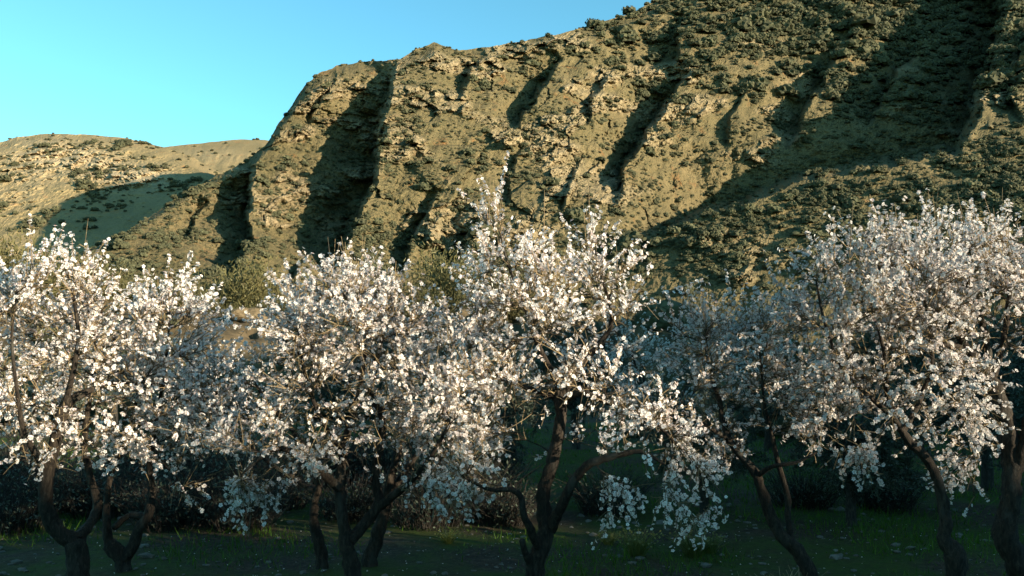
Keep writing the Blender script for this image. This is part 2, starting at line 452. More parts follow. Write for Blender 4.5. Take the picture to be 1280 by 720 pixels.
# far hills
def far_hill(name, sky, foot_y, tan_s, u0, u1, nu, nv, vb, seed, amp, mat, bumps=()):
    u = np.linspace(u0, u1, nu); sky = np.array(sky, float)
    sv = np.interp(u, sky[:, 0], sky[:, 1]) + 1.6 * fbm(np.stack([u * 0.05, 0 * u, 0 * u + seed], -1), 5, 0.6)
    t = np.linspace(0, 1, nv); Ug, Tg = np.meshgrid(u, t); Vg = vb + (sv[None] - vb) * Tg
    a, b = ray(Ug, Vg)
    Yy = foot_y / np.maximum(1 - b / tan_s, 0.2)
    P = np.stack([a * Yy, Yy, b * Yy], -1)
    crag = sum((w * np.exp(-((Ug - cu) / ru) ** 2 - ((Vg - cv) / rv) ** 2) for cu, cv, ru, rv, w in bumps), 0 * Ug)
    nm = fbm(P * 0.06 + seed, 4, 0.55, ridged=True); nf = fbm(P * 0.3 + seed, 4, 0.6, ridged=True)
    rk = np.clip(crag * sstep(0.1, 0.6, nm + 0.3 * nf), 0, 1)
    Yy = Yy + sstep(0, .06, Tg) * (-amp * (6 * fbm(P * np.array([1, .6, .6]) * 0.018 + seed, 4, ridged=True) + (2.6 + 5.0 * np.clip(crag, 0, 1)) * (nm - .2)) - (0.9 + 1.8 * rk) * nf - (.08 + rk) * (3.5 * facets(P * np.array([1, 1, .7]), 8.0, 5)[0] + 1.6 * facets(P, 3.0, 6)[0]) - .6 * fbm(P * .9, 3))
    Yy = Yy + 14 * sstep(0.93, 1, Tg) ** 2
    P = np.stack([a * Yy, Yy, CAMZ + b * Yy], -1)
    bk = []
    for k in range(1, 6):
        p = P[-1].copy(); s = 12.0 * k; p[:, 1] += s; p[:, 2] = np.maximum(p[:, 2] - 0.1 * s - 0.004 * s * s, -2); bk.append(p)
    Pa = np.concatenate([P, np.stack(bk)], 0)
    me = mesh_np(name, Pa.reshape(-1, 3), grid_faces(nv + 5, nu), False, attrs={'rock': np.concatenate([rk, np.repeat(rk[-1:], 5, 0)]).ravel()})
    tag(obj(name, me, mat), kind='structure')
    return P, Ug, Vg, rk
HILL = far_hill('far_hill', [(-700, 150), (-300, 190), (-60, 190), (0, 178), (22, 171), (60, 167), (110, 168), (160, 173), (205, 184), (240, 196), (300, 230), (380, 280), (480, 330), (560, 380)],
                262, 0.60, -700, 560, 560, 190, 452, 5.0, 1.0, M_FARHILL,
                [(55, 195, 45, 22, .9), (115, 205, 40, 22, .8), (150, 222, 26, 14, .9), (190, 222, 26, 14, .9), (20, 230, 40, 30, .4)])
HILL2 = far_hill('distant_hill', [(-700, 330), (-100, 260), (100, 205), (170, 190), (210, 183), (250, 179), (300, 174), (330, 175), (400, 184), (600, 215), (900, 280)],
                 330, 0.50, -400, 900, 300, 70, 440, 11.0, 0.8, M_FARHILL, [(260, 195, 40, 10, .3)])

# the hill to the right of the orchard that the low sun stands behind (outside the picture)
ST = np.array([math.cos(math.radians(30)), -math.sin(math.radians(30))])     # towards the sun, on plan
TT = np.array([math.sin(math.radians(30)), math.cos(math.radians(30))])
RIDGE_D = 60.0
H_PTS = np.array([(-150, 9), (-60, 6), (-20, 3.4), (0, 2.9), (4, 2.5), (6.2, 1.75), (8.0, 1.0), (8.8, 0.75), (9.4, 0.9), (10.2, 2.5), (11, 3.5), (14, 4.8), (20, 6.6), (30, 9.0), (42, 9.8), (70, 9.5), (110, 11), (150, 13), (190, 9), (240, 2), (300, -8)], float)
ht = axis([(-150, -20, 4), (-20, 40, 0.5), (40, 301, 4)])
hd = axis([(-55, -20, 2), (-20, 20.01, 1), (21, 60, 3)])
HT, HD = np.meshgrid(ht, hd)
crest_z = np.interp(HT, H_PTS[:, 0], H_PTS[:, 1]) + RIDGE_D * TAN_E
pos = (RIDGE_D + HD)[..., None] * ST + HT[..., None] * TT
prof = np.exp(-(np.abs(HD) / 19.0) ** 1.8)
hz = crest_z * prof - 0.8 * (1 - prof) + 0.8 * fbm(np.stack([pos[..., 0], pos[..., 1], 0 * HT], -1) * 0.1, 4) * sstep(0, 8, np.abs(HD))
me = mesh_np('shading_hill', np.concatenate([pos, hz[..., None]], -1).reshape(-1, 3), grid_faces(len(hd), len(ht)), True, attrs={'rock': np.zeros(HT.size)})
tag(obj('hill', me, M_MOUNTAIN), kind='structure')

# ------------------------------------------------------------------ scrub on the slopes
def shrub_soup(seed, n, leaf, sub=2):
    """A low rounded shrub, radius about 1, standing at z = 0: a lumpy mass of foliage with n loose sprays."""
    r = np.random.default_rng(seed)
    bm = bmesh.new(); bmesh.ops.create_icosphere(bm, subdivisions=sub, radius=1); bm.verts.ensure_lookup_table()
    P = np.array([v.co[:] for v in bm.verts]); T3 = np.array([[v.index for v in f.verts] for f in bm.faces]); bm.free()
    T3 = T3[P[T3][:, :, 2].mean(1) > -0.45]
    k = 0.80 + .42 * fbm(P * 1.3 + seed * 3.1, 2) + .20 * r.uniform(-1, 1, len(P))
    V0 = P * k[:, None] * np.array([1 + .25 * r.normal(), 1, .72]) + np.array([0, 0, .38])
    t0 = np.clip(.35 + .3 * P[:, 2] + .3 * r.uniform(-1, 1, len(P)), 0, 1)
    d = unit(r.normal(size=(n, 3))); d[:, 2] = np.abs(d[:, 2]) * .9 - .1; d = unit(d)
    c = d * (r.uniform(.72, 1.02, n)[:, None]) * np.array([1, 1, .75]) + np.array([0, 0, .38])
    nrm = unit(d + .5 * r.normal(size=(n, 3))); a = unit(np.cross(nrm, r.normal(size=(n, 3)))); b = np.cross(nrm, a)
    s_ = leaf * r.uniform(.5, 1.2, n)[:, None]
    V1 = np.stack([c - a * s_, c - b * s_ * .8, c + a * s_, c + b * s_ * .8], 1).reshape(-1, 3)
    q = np.arange(n)[:, None] * 4 + np.arange(4) + len(V0)
    tri = np.concatenate([T3, q[:, [0, 1, 2]], q[:, [0, 2, 3]]])
    return np.concatenate([V0, V1]), tri, np.concatenate([t0, np.repeat(r.uniform(.2, 1, n), 4)])
def unit(a): return a / np.maximum(np.linalg.norm(a, axis=-1, keepdims=True), 1e-9)
SHRUB_ME = []
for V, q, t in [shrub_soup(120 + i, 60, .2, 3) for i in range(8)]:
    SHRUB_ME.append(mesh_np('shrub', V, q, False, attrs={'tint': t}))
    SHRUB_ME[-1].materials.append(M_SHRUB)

def pick(P, Ug, Vg, dens, n, r):
    c = np.cumsum(dens.ravel()); k = np.searchsorted(c, r.uniform(0, c[-1], n))
    return P.reshape(-1, 3)[k], Ug.ravel()[k], Vg.ravel()[k]
r_ = np.random.default_rng(99)
clump = sstep(-0.12, 0.3, fbm(P0 * 0.07 + 90, 3))
dens = (0.15 + 0.85 * clump) * (0.34 + 1.7 * bush_top + 0.5 * sstep(900, 1100, U) + 0.25 * sstep(200, 320, V_)) * (1 - 0.7 * rock) * (V_ < 455)
dens = dens * np.where((U < 330), .9, 1) * ((U > -80) & (U < 1360)) * (VB - sky_v[None, :]) / 400 + 0 * U
dens = dens * np.where((U < -30) | (U > 1310), 2, 1) * np.where(V_ > 350, .25, 1) * np.where(T < .18, .4, 1)
sp, su, sv = pick(PM, U, V_, dens, 11500, r_)
hp, hu, hv = pick(*HILL[:3], (0.05 + sstep(0.0, .3, fbm(HILL[0] * 0.05, 3))) * ((HILL[1] > -40) & (HILL[1] < 330)) * (HILL[2] < 290 + 0 * HILL[2]), 800, r_)
hp2, _, _ = pick(*HILL2[:3], (0.2 + sstep(0, .3, fbm(HILL2[0] * 0.03, 3))) * ((HILL2[1] > 150) & (HILL2[1] < 360)), 160, r_)
ssize = r_.gamma(2.2, 0.27, len(sp)) * (0.95 + 1.3 * np.interp(su, [600, 900], [0, 1]) * (sv < 130)) + 0.22
bigk = np.argsort(-(ssize / sp[:, 1]) * ((su > 5) & (su < 1275) & (sv > 5) & (sv < 330)))[:290]
isbig = np.zeros(len(sp), bool); isbig[bigk] = True
shrubs = []
for j, i in enumerate(bigk):
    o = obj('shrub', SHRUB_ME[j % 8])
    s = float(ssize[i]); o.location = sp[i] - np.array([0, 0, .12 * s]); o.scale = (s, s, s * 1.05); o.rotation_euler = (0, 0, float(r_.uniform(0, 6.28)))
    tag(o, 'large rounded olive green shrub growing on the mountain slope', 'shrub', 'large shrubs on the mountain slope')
    shrubs.append(o)

def scrub_nodes():
    """Sets one of the eight shrub shapes on every point of the mesh, with the point's own size and turn."""
    ng = bpy.data.node_groups.new('scrub_scatter', 'GeometryNodeTree')
    ng.interface.new_socket('Geometry', in_out='INPUT', socket_type='NodeSocketGeometry')
    ng.interface.new_socket('Geometry', in_out='OUTPUT', socket_type='NodeSocketGeometry')
    gi = ng.nodes.new('NodeGroupInput'); go = ng.nodes.new('NodeGroupOutput'); L = ng.links.new
    g2i = ng.nodes.new('GeometryNodeGeometryToInstance')
    for o in shrubs[:8]:
        oi = ng.nodes.new('GeometryNodeObjectInfo'); oi.inputs['Object'].default_value = o; oi.transform_space = 'ORIGINAL'
        L(oi.outputs['Geometry'], g2i.inputs[0])
    def named(n, t):
        x = ng.nodes.new('GeometryNodeInputNamedAttribute'); x.data_type = t; x.inputs['Name'].default_value = n
        return x.outputs['Attribute']
    iop = ng.nodes.new('GeometryNodeInstanceOnPoints')
    L(gi.outputs[0], iop.inputs['Points']); L(g2i.outputs[0], iop.inputs['Instance'])
    iop.inputs['Pick Instance'].default_value = True
    L(named('shape', 'INT'), iop.inputs['Instance Index'])
    e2r = ng.nodes.new('FunctionNodeEulerToRotation'); L(named('turn', 'FLOAT_VECTOR'), e2r.inputs[0]); L(e2r.outputs[0], iop.inputs['Rotation'])
    L(named('size', 'FLOAT_VECTOR'), iop.inputs['Scale'])
    L(iop.outputs[0], go.inputs[0])
    return ng
NG = scrub_nodes()
def scrub(name, label, P, size):
    n = len(P); me = bpy.data.meshes.new(name); me.vertices.add(n)
    me.vertices.foreach_set('co', np.ascontiguousarray(P - np.array([0, 0, .12]) * size[:, None], dtype=np.float32).ravel())
    a = me.attributes.new('shape', 'INT', 'POINT'); a.data.foreach_set('value', r_.integers(0, 8, n).astype(np.int32))
    t = np.zeros((n, 3), np.float32); t[:, 2] = r_.uniform(0, 6.283, n); t[:, :2] = r_.normal(size=(n, 2)) * .15
    a = me.attributes.new('turn', 'FLOAT_VECTOR', 'POINT'); a.data.foreach_set('vector', t.ravel())
    z = (size[:, None] * r_.uniform(.8, 1.2, (n, 3))).astype(np.float32)
    a = me.attributes.new('size', 'FLOAT_VECTOR', 'POINT'); a.data.foreach_set('vector', z.ravel())
    o = obj(name, me, M_SHRUB); m = o.modifiers.new('scatter', 'NODES'); m.node_group = NG
    tag(o, label, 'scrub', kind='stuff')
tp_, _, _ = pick(PM, U, V_, (0.2 + clump) * (1 - .5 * rock) * ((U > -40) & (U < 1320)) * np.where(V_ > 345, .2, 1), 11000, r_)
scrub('scrub', 'low olive green scrub scattered over the mountain slopes', np.concatenate([sp[~isbig], tp_]), np.concatenate([ssize[~isbig], r_.gamma(4, .07, len(tp_)) + .12]))
scrub('hill_scrub', 'sparse dark scrub dotted over the far ochre hills', np.concatenate([hp, hp2]), np.concatenate([r_.gamma(2.0, .35, len(hp)) + .2, r_.uniform(.6, 1.8, len(hp2))]))

# ------------------------------------------------------------------ almond trees
def smooth_path(pts, step):
    """Catmull-Rom through points (n, k) resampled."""
    p = np.asarray(pts, float)
    q = np.concatenate([2 * p[:1] - p[1:2], p, 2 * p[-1:] - p[-2:-1]])
    out = []
    for i in range(1, len(q) - 2):
        m = max(2, int(np.linalg.norm(q[i + 1, :3] - q[i, :3]) / step))
        t = np.linspace(0, 1, m, endpoint=False)[:, None]
        a, b, c, d = q[i - 1], q[i], q[i + 1], q[i + 2]
        out.append(0.5 * (2 * b + (c - a) * t + (2 * a - 5 * b + 4 * c - d) * t ** 2 + (3 * b - a - 3 * c + d) * t ** 3))
    out.append(p[-1:])
    return np.concatenate(out)

def tube(P, R, sides, gnarl=0.0, seed=0.0, cap=True):
    P = np.asarray(P, float); n = len(P)
    T_ = np.gradient(P, axis=0); T_ /= np.maximum(np.linalg.norm(T_, axis=1)[:, None], 1e-9)
    ref = np.array([0.3, 1, 0.1]) if abs(T_[0][1]) < .8 else np.array([1.0, 0, 0])
    A_ = np.cross(T_, ref); A_ /= np.maximum(np.linalg.norm(A_, axis=1)[:, None], 1e-9)
    B_ = np.cross(T_, A_)
    th = np.linspace(0, 2 * np.pi, sides, endpoint=False)
    ring = A_[:, None] * np.cos(th)[None, :, None] + B_[:, None] * np.sin(th)[None, :, None]
    R = np.broadcast_to(np.asarray(R, float), (n,))
    W = P[:, None] + ring * R[:, None, None]
    if gnarl:
        q = W / np.maximum(R.mean(), 0.02)
        W = W + ring * R[:, None, None] * (gnarl * fbm(q * 0.55 + seed, 3) + gnarl * 0.5 * fbm(q * 1.7 + seed, 2, ridged=True) + gnarl * .35 * fbm(q * np.array([5, 5, 2.0]) + seed, 2, ridged=True))[..., None]
    i = np.arange(n - 1)[:, None] * sides; j = np.arange(sides)[None]; j2 = (j + 1) % sides
    Q = np.stack([i + j, i + j2, i + sides + j2, i + sides + j], -1).reshape(-1, 4)
    V = W.reshape(-1, 3)
    if cap:
        V = np.concatenate([V, P[-1:] + T_[-1:] * R[-1] * .5]); tri = np.stack([(n - 1) * sides + j[0], (n - 1) * sides + j2[0], np.full(sides, n * sides)], -1)
        return V, Q, tri
    return V, Q, None

def unit(a): return a / np.maximum(np.linalg.norm(a, axis=-1, keepdims=True), 1e-9)

def blossom_soup(fine=False):
    """One five-petalled flower, radius 1, facing +Z.  Returns V, tris, material per tri."""
    V = []; Fc = []; Mi = []
    for k in range(5):
        a = 2 * math.pi * k / 5 + (0.1 if k % 2 else 0)
        def pt(r, s, z): return (r * math.cos(a + s), r * math.sin(a + s), z)
        i = len(V)
        if fine:
            V += [pt(.12, 0, .0), pt(.5, .55, .2), pt(.86, .40, .30), pt(.88, 0, .22), pt(.86, -.40, .30), pt(.5, -.55, .2), pt(.55, 0, .08)]
            for q in ((0, 6, 1), (1, 6, 2), (2, 6, 3), (3, 6, 4), (4, 6, 5), (5, 6, 0)):
                Fc.append(tuple(i + j for j in q)); Mi.append(0)
        else:
            V += [pt(.08, 0, .0), pt(.70, .62, .20), pt(.98, .26, .18), pt(.98, -.26, .18), pt(.70, -.62, .20)]
            for q in ((0, 2, 1), (0, 3, 2), (0, 4, 3)): Fc.append(tuple(i + j for j in q)); Mi.append(0)
    i = len(V); m = 6 if fine else 3
    for k in range(m):
        a = 2 * math.pi * k / m; V.append((.24 * math.cos(a), .24 * math.sin(a), .14))
    V.append((0, 0, .30)); V.append((0, 0, -.28))
    for k in range(m):
        Fc.append((i + k, i + (k + 1) % m, i + m)); Mi.append(1)
        if fine: Fc.append((i + (k + 1) % m, i + k, i + m + 1)); Mi.append(2)
    return np.array(V), np.array(Fc), np.array(Mi)
BL = blossom_soup(False); BLF = blossom_soup(True)
BLOSSOM_ME = mesh_np('blossom', BLF[0], BLF[1], False, BLF[2], {'tint': np.full(len(BLF[0]), .7)})
for m in (M_PETAL, M_HEART, M_BUD): BLOSSOM_ME.materials.append(m)

def frames(Nv, r):
    Nv = unit(Nv); a = unit(np.cross(Nv, r.normal(size=Nv.shape))); b = np.cross(Nv, a)
    return np.stack([a, b, Nv], -1)          # columns

def ell_sample(ells, n, r):
    w = np.array([e[1][0] * e[1][1] * e[1][2] * e[2] for e in ells]); k = r.choice(len(ells), n, p=w / w.sum())
    d = unit(r.normal(size=(n, 3))) * (r.uniform(0, 1, n) ** (1 / 2.4))[:, None]
    c = np.array([e[0] for e in ells])[k]; s = np.array([e[1] for e in ells])[k]
    return c + d * s, k

def grow_crown(limbs, ells, n1, n2, r, flower=True, dens=1.0, droop=0.35):
    """limbs: list of (P, R).  Grows boughs to points of the crown volume, twigs on the boughs, flowers on the twigs."""
    S = np.concatenate([p for p, _ in limbs]); SR = np.concatenate([q for _, q in limbs])
    SD = np.concatenate([unit(np.gradient(p, axis=0)) for p, _ in limbs])
    fromtop = np.concatenate([np.linspace(0, 1, len(p)) for p, _ in limbs])
    ok = fromtop > 0.35
    S, SR, SD = S[ok], SR[ok], SD[ok]
    centre = S.mean(0)
    tg, _ = ell_sample(ells, n1, r)
    dmin = np.array([np.min(np.linalg.norm(S - t, axis=1)) for t in tg])
    boughs = []; NP, ND = [], []
    for t in tg[np.argsort(dmin)]:
        D = t - S; L = np.linalg.norm(D, axis=1)
        cosang = (D * SD).sum(1) / np.maximum(L, 1e-6)
        cost = L * (1.25 - 0.35 * cosang) + 0.25 * (SR < 0.003) + np.where(L < 0.10, 1, 0)
        j = int(np.argmin(cost)); L = L[j]
        if L > 1.6: continue
        r0 = min(SR[j] * 0.62, 0.006 + 0.010 * L)
        m = max(4, int(L / 0.07))
        s = np.linspace(0, 1, m)[:, None]
        ctrl = S[j] + SD[j] * L * 0.35 + np.array([0, 0, 0.12 * L]) + r.normal(size=3) * 0.05 * L
        P = (1 - s) ** 2 * S[j] + 2 * s * (1 - s) * ctrl + s ** 2 * t
        P[1:-1] += r.normal(size=(m - 2, 3)) * 0.012
        R = r0 + (0.0028 - r0) * s[:, 0] ** 0.8
        boughs.append((P, np.maximum(R, 0.0025)))
        S = np.concatenate([S, P[1:]]); SR = np.concatenate([SR, R[1:]]); SD = np.concatenate([SD, unit(np.gradient(P, axis=0))[1:]])
        NP.append(P[1:]); ND.append(unit(np.gradient(P, axis=0))[1:])
    wt = np.concatenate([np.full(len(q), g) for q, g in zip(NP, r.gamma(1.1, 1, len(NP)))])
    NP = np.concatenate(NP); ND = np.concatenate(ND)
    zlo, zhi = NP[:, 2].min(), NP[:, 2].max()
    wt = wt * (0.45 + np.linalg.norm((NP - NP.mean(0)) / NP.std(0), axis=1))
    k = r.choice(len(NP), n2, p=wt / wt.sum())
    B = NP[k]; hrel = (B[:, 2] - zlo) / (zhi - zlo)
    side = unit(np.cross(ND[k], r.normal(size=(n2, 3))))
    out = unit(B - centre)
    d = unit(0.55 * ND[k] + 0.75 * side + 0.35 * out + np.array([0, 0, 1.0]) * (0.95 * hrel - droop * (1 - hrel))[:, None])
    L = r.uniform(0.08, 0.32, n2) * (0.75 + 0.8 * hrel)
    bend = r.normal(size=(n2, 3)) * 0.25 + np.array([0, 0, 1.0]) * (0.5 * hrel - 0.35)[:, None]
    s = np.linspace(0, 1, 4)
    TW = B[:, None] + d[:, None] * (L[:, None] * s)[..., None] + bend[:, None] * (L[:, None] * s ** 2 * 0.3)[..., None]
    fl = []
    if flower:
        nper = np.maximum(1, (L / 0.0205 * dens * r.uniform(.35, 1.35, n2)).astype(int))
        idx = np.repeat(np.arange(n2), nper); f = r.uniform(0.12, 1.03, len(idx)) ** 0.85
        base = B[idx] + d[idx] * (L[idx] * f)[:, None] + bend[idx] * (L[idx] * f ** 2 * .3)[:, None]
        nrm = unit(r.normal(size=(len(idx), 3)) * .8 + 0.7 * out[idx] + np.array([0, 0, .3]))
        pos = base + nrm * r.uniform(.006, .020, len(idx))[:, None]
        fl = [pos, nrm]
        # short fruiting spurs with brown buds between the flowers
        m = int(n2 * 1.6); j = r.integers(0, n2, m); f = r.uniform(.05, 1, m)
        q = B[j] + d[j] * (L[j] * f)[:, None] + bend[j] * (L[j] * f ** 2 * .3)[:, None]
        e = unit(r.normal(size=(m, 3)) + .6 * d[j]) * r.uniform(.02, .06, m)[:, None]
        fl.append(np.stack([q, q + e], 1))
    # bare side twigs
    m = int(n2 * .8); j = r.integers(0, len(NP), m)
    e = unit(.8 * ND[j] + .8 * unit(np.cross(ND[j], r.normal(size=(m, 3)))) + np.array([0, 0, .35])) * r.uniform(.06, .26, m)[:, None]
    w = r.normal(size=(m, 3)) * .03; f = np.linspace(0, 1, 4)
    TW = np.concatenate([TW, NP[j][:, None] + e[:, None] * f[None, :, None] + w[:, None] * (f * f)[None, :, None]])
    return boughs, TW, fl

def tubes_pile(pile, lst, sides, mat=0):
    for P, R in lst:
        V, Q, tri = tube(P, R, sides)
        n0 = pile.n; pile.add(V, Q, mat, .5)
        pile.F[3].append(tri + n0); pile.M[3].append(np.full(len(tri), mat))
def twig_pile(pile, TW, r0=0.0040, r1=0.0018):
    n, m = TW.shape[:2]; D = unit(TW[:, -1] - TW[:, 0]); A_ = unit(np.cross(D, np.array([.31, .2, .93]) + 0 * D)); B_ = np.cross(D, A_)
    th = np.array([0, 2.094, 4.189]); ring = A_[:, None] * np.cos(th)[None, :, None] + B_[:, None] * np.sin(th)[None, :, None]
    R = np.linspace(r0, r1, m)
    W = TW[:, :, None] + ring[:, None] * R[None, :, None, None]
    i = np.arange(m - 1)[:, None] * 3; j = np.arange(3)[None]; j2 = (j + 1) % 3
    q = np.stack([i + j, i + j2, i + 3 + j2, i + 3 + j], -1).reshape(-1, 4)
    Q = q[None] + (np.arange(n) * m * 3)[:, None, None]
    pile.add(W.reshape(-1, 3), Q.reshape(-1, 4), 0, .5)
def flower_pile(pos, nrm, size, r):
    V, Fc, Mi = BL; Mx = frames(nrm, r); n = len(pos)
    cup = r.gamma(3, .45, n)
    L = np.broadcast_to(V, (n,) + V.shape).copy(); L[..., 2] *= cup[:, None]
    W = np.einsum('nij,nvj->nvi', Mx, L) * size[:, None, None] + pos[:, None]
    Q = Fc[None] + (np.arange(n) * len(V))[:, None, None]
    p = Pile(); p.add(W.reshape(-1, 3), Q.reshape(-1, 3), np.tile(Mi, n), np.repeat(r.uniform(0, 1, n), len(V)))
    return p, Mx

K = 0.85
def to_world(pts, Y):
    out = []
    for p in pts:
        u, v, dy, w = p
        y = (Y + dy) * K; out.append([*at(u, v, y), w * 0.34 * y / F])
    return np.array(out)

def almond(name, label, Y, limbs_px, crowns_px, n1, n2, seed, n_parts=300, size=0.0170, dens=1.0, shoots=0, group='almond trees in blossom'):
    r = np.random.default_rng(seed)
    root = None; limbs = []
    first = to_world(limbs_px[0], Y)
    bx, by = first[0, :2]; bz = float(ground_z(bx, by))
    base = np.array([bx, by, bz])
    root = bpy.data.objects.new(name, None); COL.objects.link(root); root.location = base
    tag(root, label, 'tree', group)
    for i, lp in enumerate(limbs_px):
        q = to_world(lp, Y)
        if i == 0:                                        # the trunk runs down into the soil and flares at the foot
            if q[0, 2] > bz - 0.1:
                ext = q[0].copy(); ext[2] = bz - 0.12; ext[3] *= 1.35; q = np.concatenate([ext[None], q])
            q[0, 2] = min(q[0, 2], bz - 0.12)
        q = smooth_path(q, 0.035 if i == 0 else 0.045)
        q[1:, :3] += 0.35 * q[1:, 3:4] * np.stack([perlin(q[1:, :3] * 6 + 10 * k + i) for k in range(3)], -1)
        limbs.append((q[:, :3], np.maximum(q[:, 3], 0.004)))
        V, Q, tri = tube(q[:, :3], np.maximum(q[:, 3], .004), 18 if i == 0 else 12, 0.5, seed + i)
        p = Pile(); p.add(V - base, Q); p.F[3].append(tri); p.M[3].append(np.zeros(len(tri), int))
        obj('trunk' if i == 0 else 'limb', p.mesh('trunk' if i == 0 else 'limb', True), M_BARK, root)
    ells = []
    for (u, v, ru, rv, dy, ry) in crowns_px:
        y = (Y + dy) * K
        ells.append((at(u, v, y), np.array([ru * y / F, ry * K, rv * y / F]), 1.0))
    boughs, TW, fl = grow_crown(limbs, ells, n1, n2, r, dens=dens)
    p = Pile(); tubes_pile(p, [(P - base, R) for P, R in boughs], 5)
    tag(obj('boughs', p.mesh('boughs', True), M_BARK, root), kind='stuff')
    p = Pile(); twig_pile(p, TW - base); twig_pile(p, fl[2] - base, .0028, .0045)
    if shoots:
        k = np.argsort(-TW[:, -1, 2] + 0.3 * r.uniform(size=len(TW)))[:shoots * 3:3]
        st = TW[k, 0]; h = r.uniform(.25, .55, len(k)); s = np.linspace(0, 1, 5)
        lean = r.normal(size=(len(k), 3)) * .12
        SH = st[:, None] + (np.array([0, 0, 1]) + lean)[:, None] * (h[:, None] * s)[..., None]
        twig_pile(p, SH - base, .0045, .0016)
    tag(obj('twigs', p.mesh('twigs'), M_TWIG, root), kind='stuff')
    pos, nrm, _ = fl
    sz = size * r.uniform(.75, 1.2, len(pos))
    # the ones nearest to the viewer are flowers of their own, the mass behind them is one mesh
    d = np.linalg.norm(pos - np.array([0, 0, CAMZ]), axis=1)
    u = 640 + F * pos[:, 0] / pos[:, 1]
    order = np.argsort(d / sz + 1e6 * ((u < 4) | (u > 1276)))
    solo = order[:n_parts]; rest = order[n_parts:]
    p, _ = flower_pile(pos[rest] - base, nrm[rest], sz[rest], r)
    b = obj('blossoms', p.mesh('blossoms'), (M_PETAL, M_HEART, M_BUD), root); tag(b, kind='stuff')
    Mx = frames(nrm[solo], r)
    for j, i in enumerate(solo):
        o = obj('blossom', BLOSSOM_ME, None, root)
        M4 = Matrix.Identity(4)
        for a in range(3):
            for c in range(3): M4[a][c] = Mx[j, a, c] * sz[i]
            M4[a][3] = pos[i, a] - base[a]
        o.matrix_basis = M4
    return root

almond('almond_tree', 'gnarled almond tree with trunk forking low under a broad white sunlit crown', 8.5,
  [[(100, 735, 0, 34), (97, 700, 0, 30), (92, 675, 0, 30)],
   [(92, 678, 0, 26), (68, 658, -.1, 22), (57, 628, -.2, 19), (58, 595, -.2, 19), (66, 564, -.2, 18), (76, 525, -.2, 17), (86, 503, -.2, 14), (106, 491, -.1, 11), (130, 482, .1, 9), (170, 478, .2, 6)],
   [(96, 676, 0, 20), (110, 656, .2, 15), (121, 634, .3, 13), (117, 610, .3, 11), (106, 560, .3, 9), (112, 500, .4, 7), (120, 450, .4, 5), (116, 405, .4, 3)],
   [(60, 590, -.2, 12), (40, 560, -.4, 9), (28, 530, -.5, 7), (20, 480, -.6, 5), (15, 420, -.6, 4), (22, 360, -.6, 3)],
   [(78, 520, -.2, 11), (90, 470, -.3, 8), (98, 420, -.3, 6), (90, 360, -.3, 4)]],
  [(70, 425, 110, 90, 0, 1.1), (-10, 440, 100, 100, 0, 1.0), (50, 395, 80, 45, -.2, .7), (130, 450, 70, 90, .1, 1.0), (90, 520, 110, 50, 0, .9), (40, 560, 70, 40, -.3, .6)],
  260, 900, 11, shoots=5)
almond('almond_tree', 'leaning almond tree with kinked crossing limbs, rising just behind the low forked trunk', 9.3,
  [[(158, 735, 0, 26), (153, 700, 0, 22), (136, 682, 0, 20)],
   [(137, 684, 0, 15), (133, 655, 0, 12), (133, 625, .1, 10), (140, 590, .2, 8), (160, 540, .2, 6), (175, 480, .2, 4)],
   [(155, 698, 0, 18), (167, 680, 0, 16), (176, 657, 0, 15), (186, 645, 0, 14), (189, 615, .1, 11), (187, 580, .2, 9), (195, 530, .2, 7), (205, 470, .1, 5), (212, 400, 0, 3)],
   [(186, 646, 0, 11), (160, 645, .1, 9), (142, 660, .1, 9)]],
  [(195, 445, 75, 75, 0, 1.0), (215, 400, 48, 45, -.1, .6), (235, 500, 70, 70, 0, .9), (180, 540, 80, 50, .1, .8), (250, 590, 50, 34, -.2, .4)],
  190, 720, 12, shoots=5)
almond('almond_tree', 'almond tree with slim upright fork and dense cream white crown', 8.5,
  [[(443, 735, 0, 26), (436, 693, 0, 22), (432, 667, 0, 20)],
   [(432, 668, 0, 18), (426, 627, 0, 16), (425, 605, 0, 15), (428, 580, 0, 13), (433, 547, 0, 11), (443, 510, 0, 9), (450, 487, 0, 8), (455, 440, 0, 6), (445, 400, -.1, 5), (425, 360, -.1, 3)],
   [(426, 612, 0, 14), (407, 594, -.2, 12), (387, 577, -.4, 11), (370, 566, -.5, 9), (340, 562, -.7, 7), (305, 590, -.8, 4)],
   [(437, 676, 0, 17), (457, 653, .1, 16), (472, 632, .1, 16), (472, 607, .1, 14), (471, 580, .1, 13), (477, 547, .1, 12), (477, 517, .1, 10), (464, 497, 0, 9), (468, 465, 0, 7), (480, 400, 0, 5), (470, 345, 0, 3)],
   [(473, 634, .1, 13), (503, 610, -.1, 11), (523, 590, -.3, 9), (542, 565, -.4, 7), (562, 530, -.5, 5)],
   [(430, 570, 0, 9), (400, 520, -.2, 7), (380, 460, -.2, 5), (372, 400, -.2, 3)]],
  [(450, 430, 100, 90, 0, 1.1), (405, 378, 48, 44, -.1, .6), (470, 390, 55, 50, 0, .7), (385, 460, 70, 70, -.2, .9), (530, 490, 75, 75, -.2, .9), (340, 555, 80, 34, -.6, .6), (430, 530, 110, 45, -.2, .8), (310, 620, 65, 40, -.5, .4), (550, 600, 55, 55, -.3, .5)],
  330, 1280, 13, shoots=10)
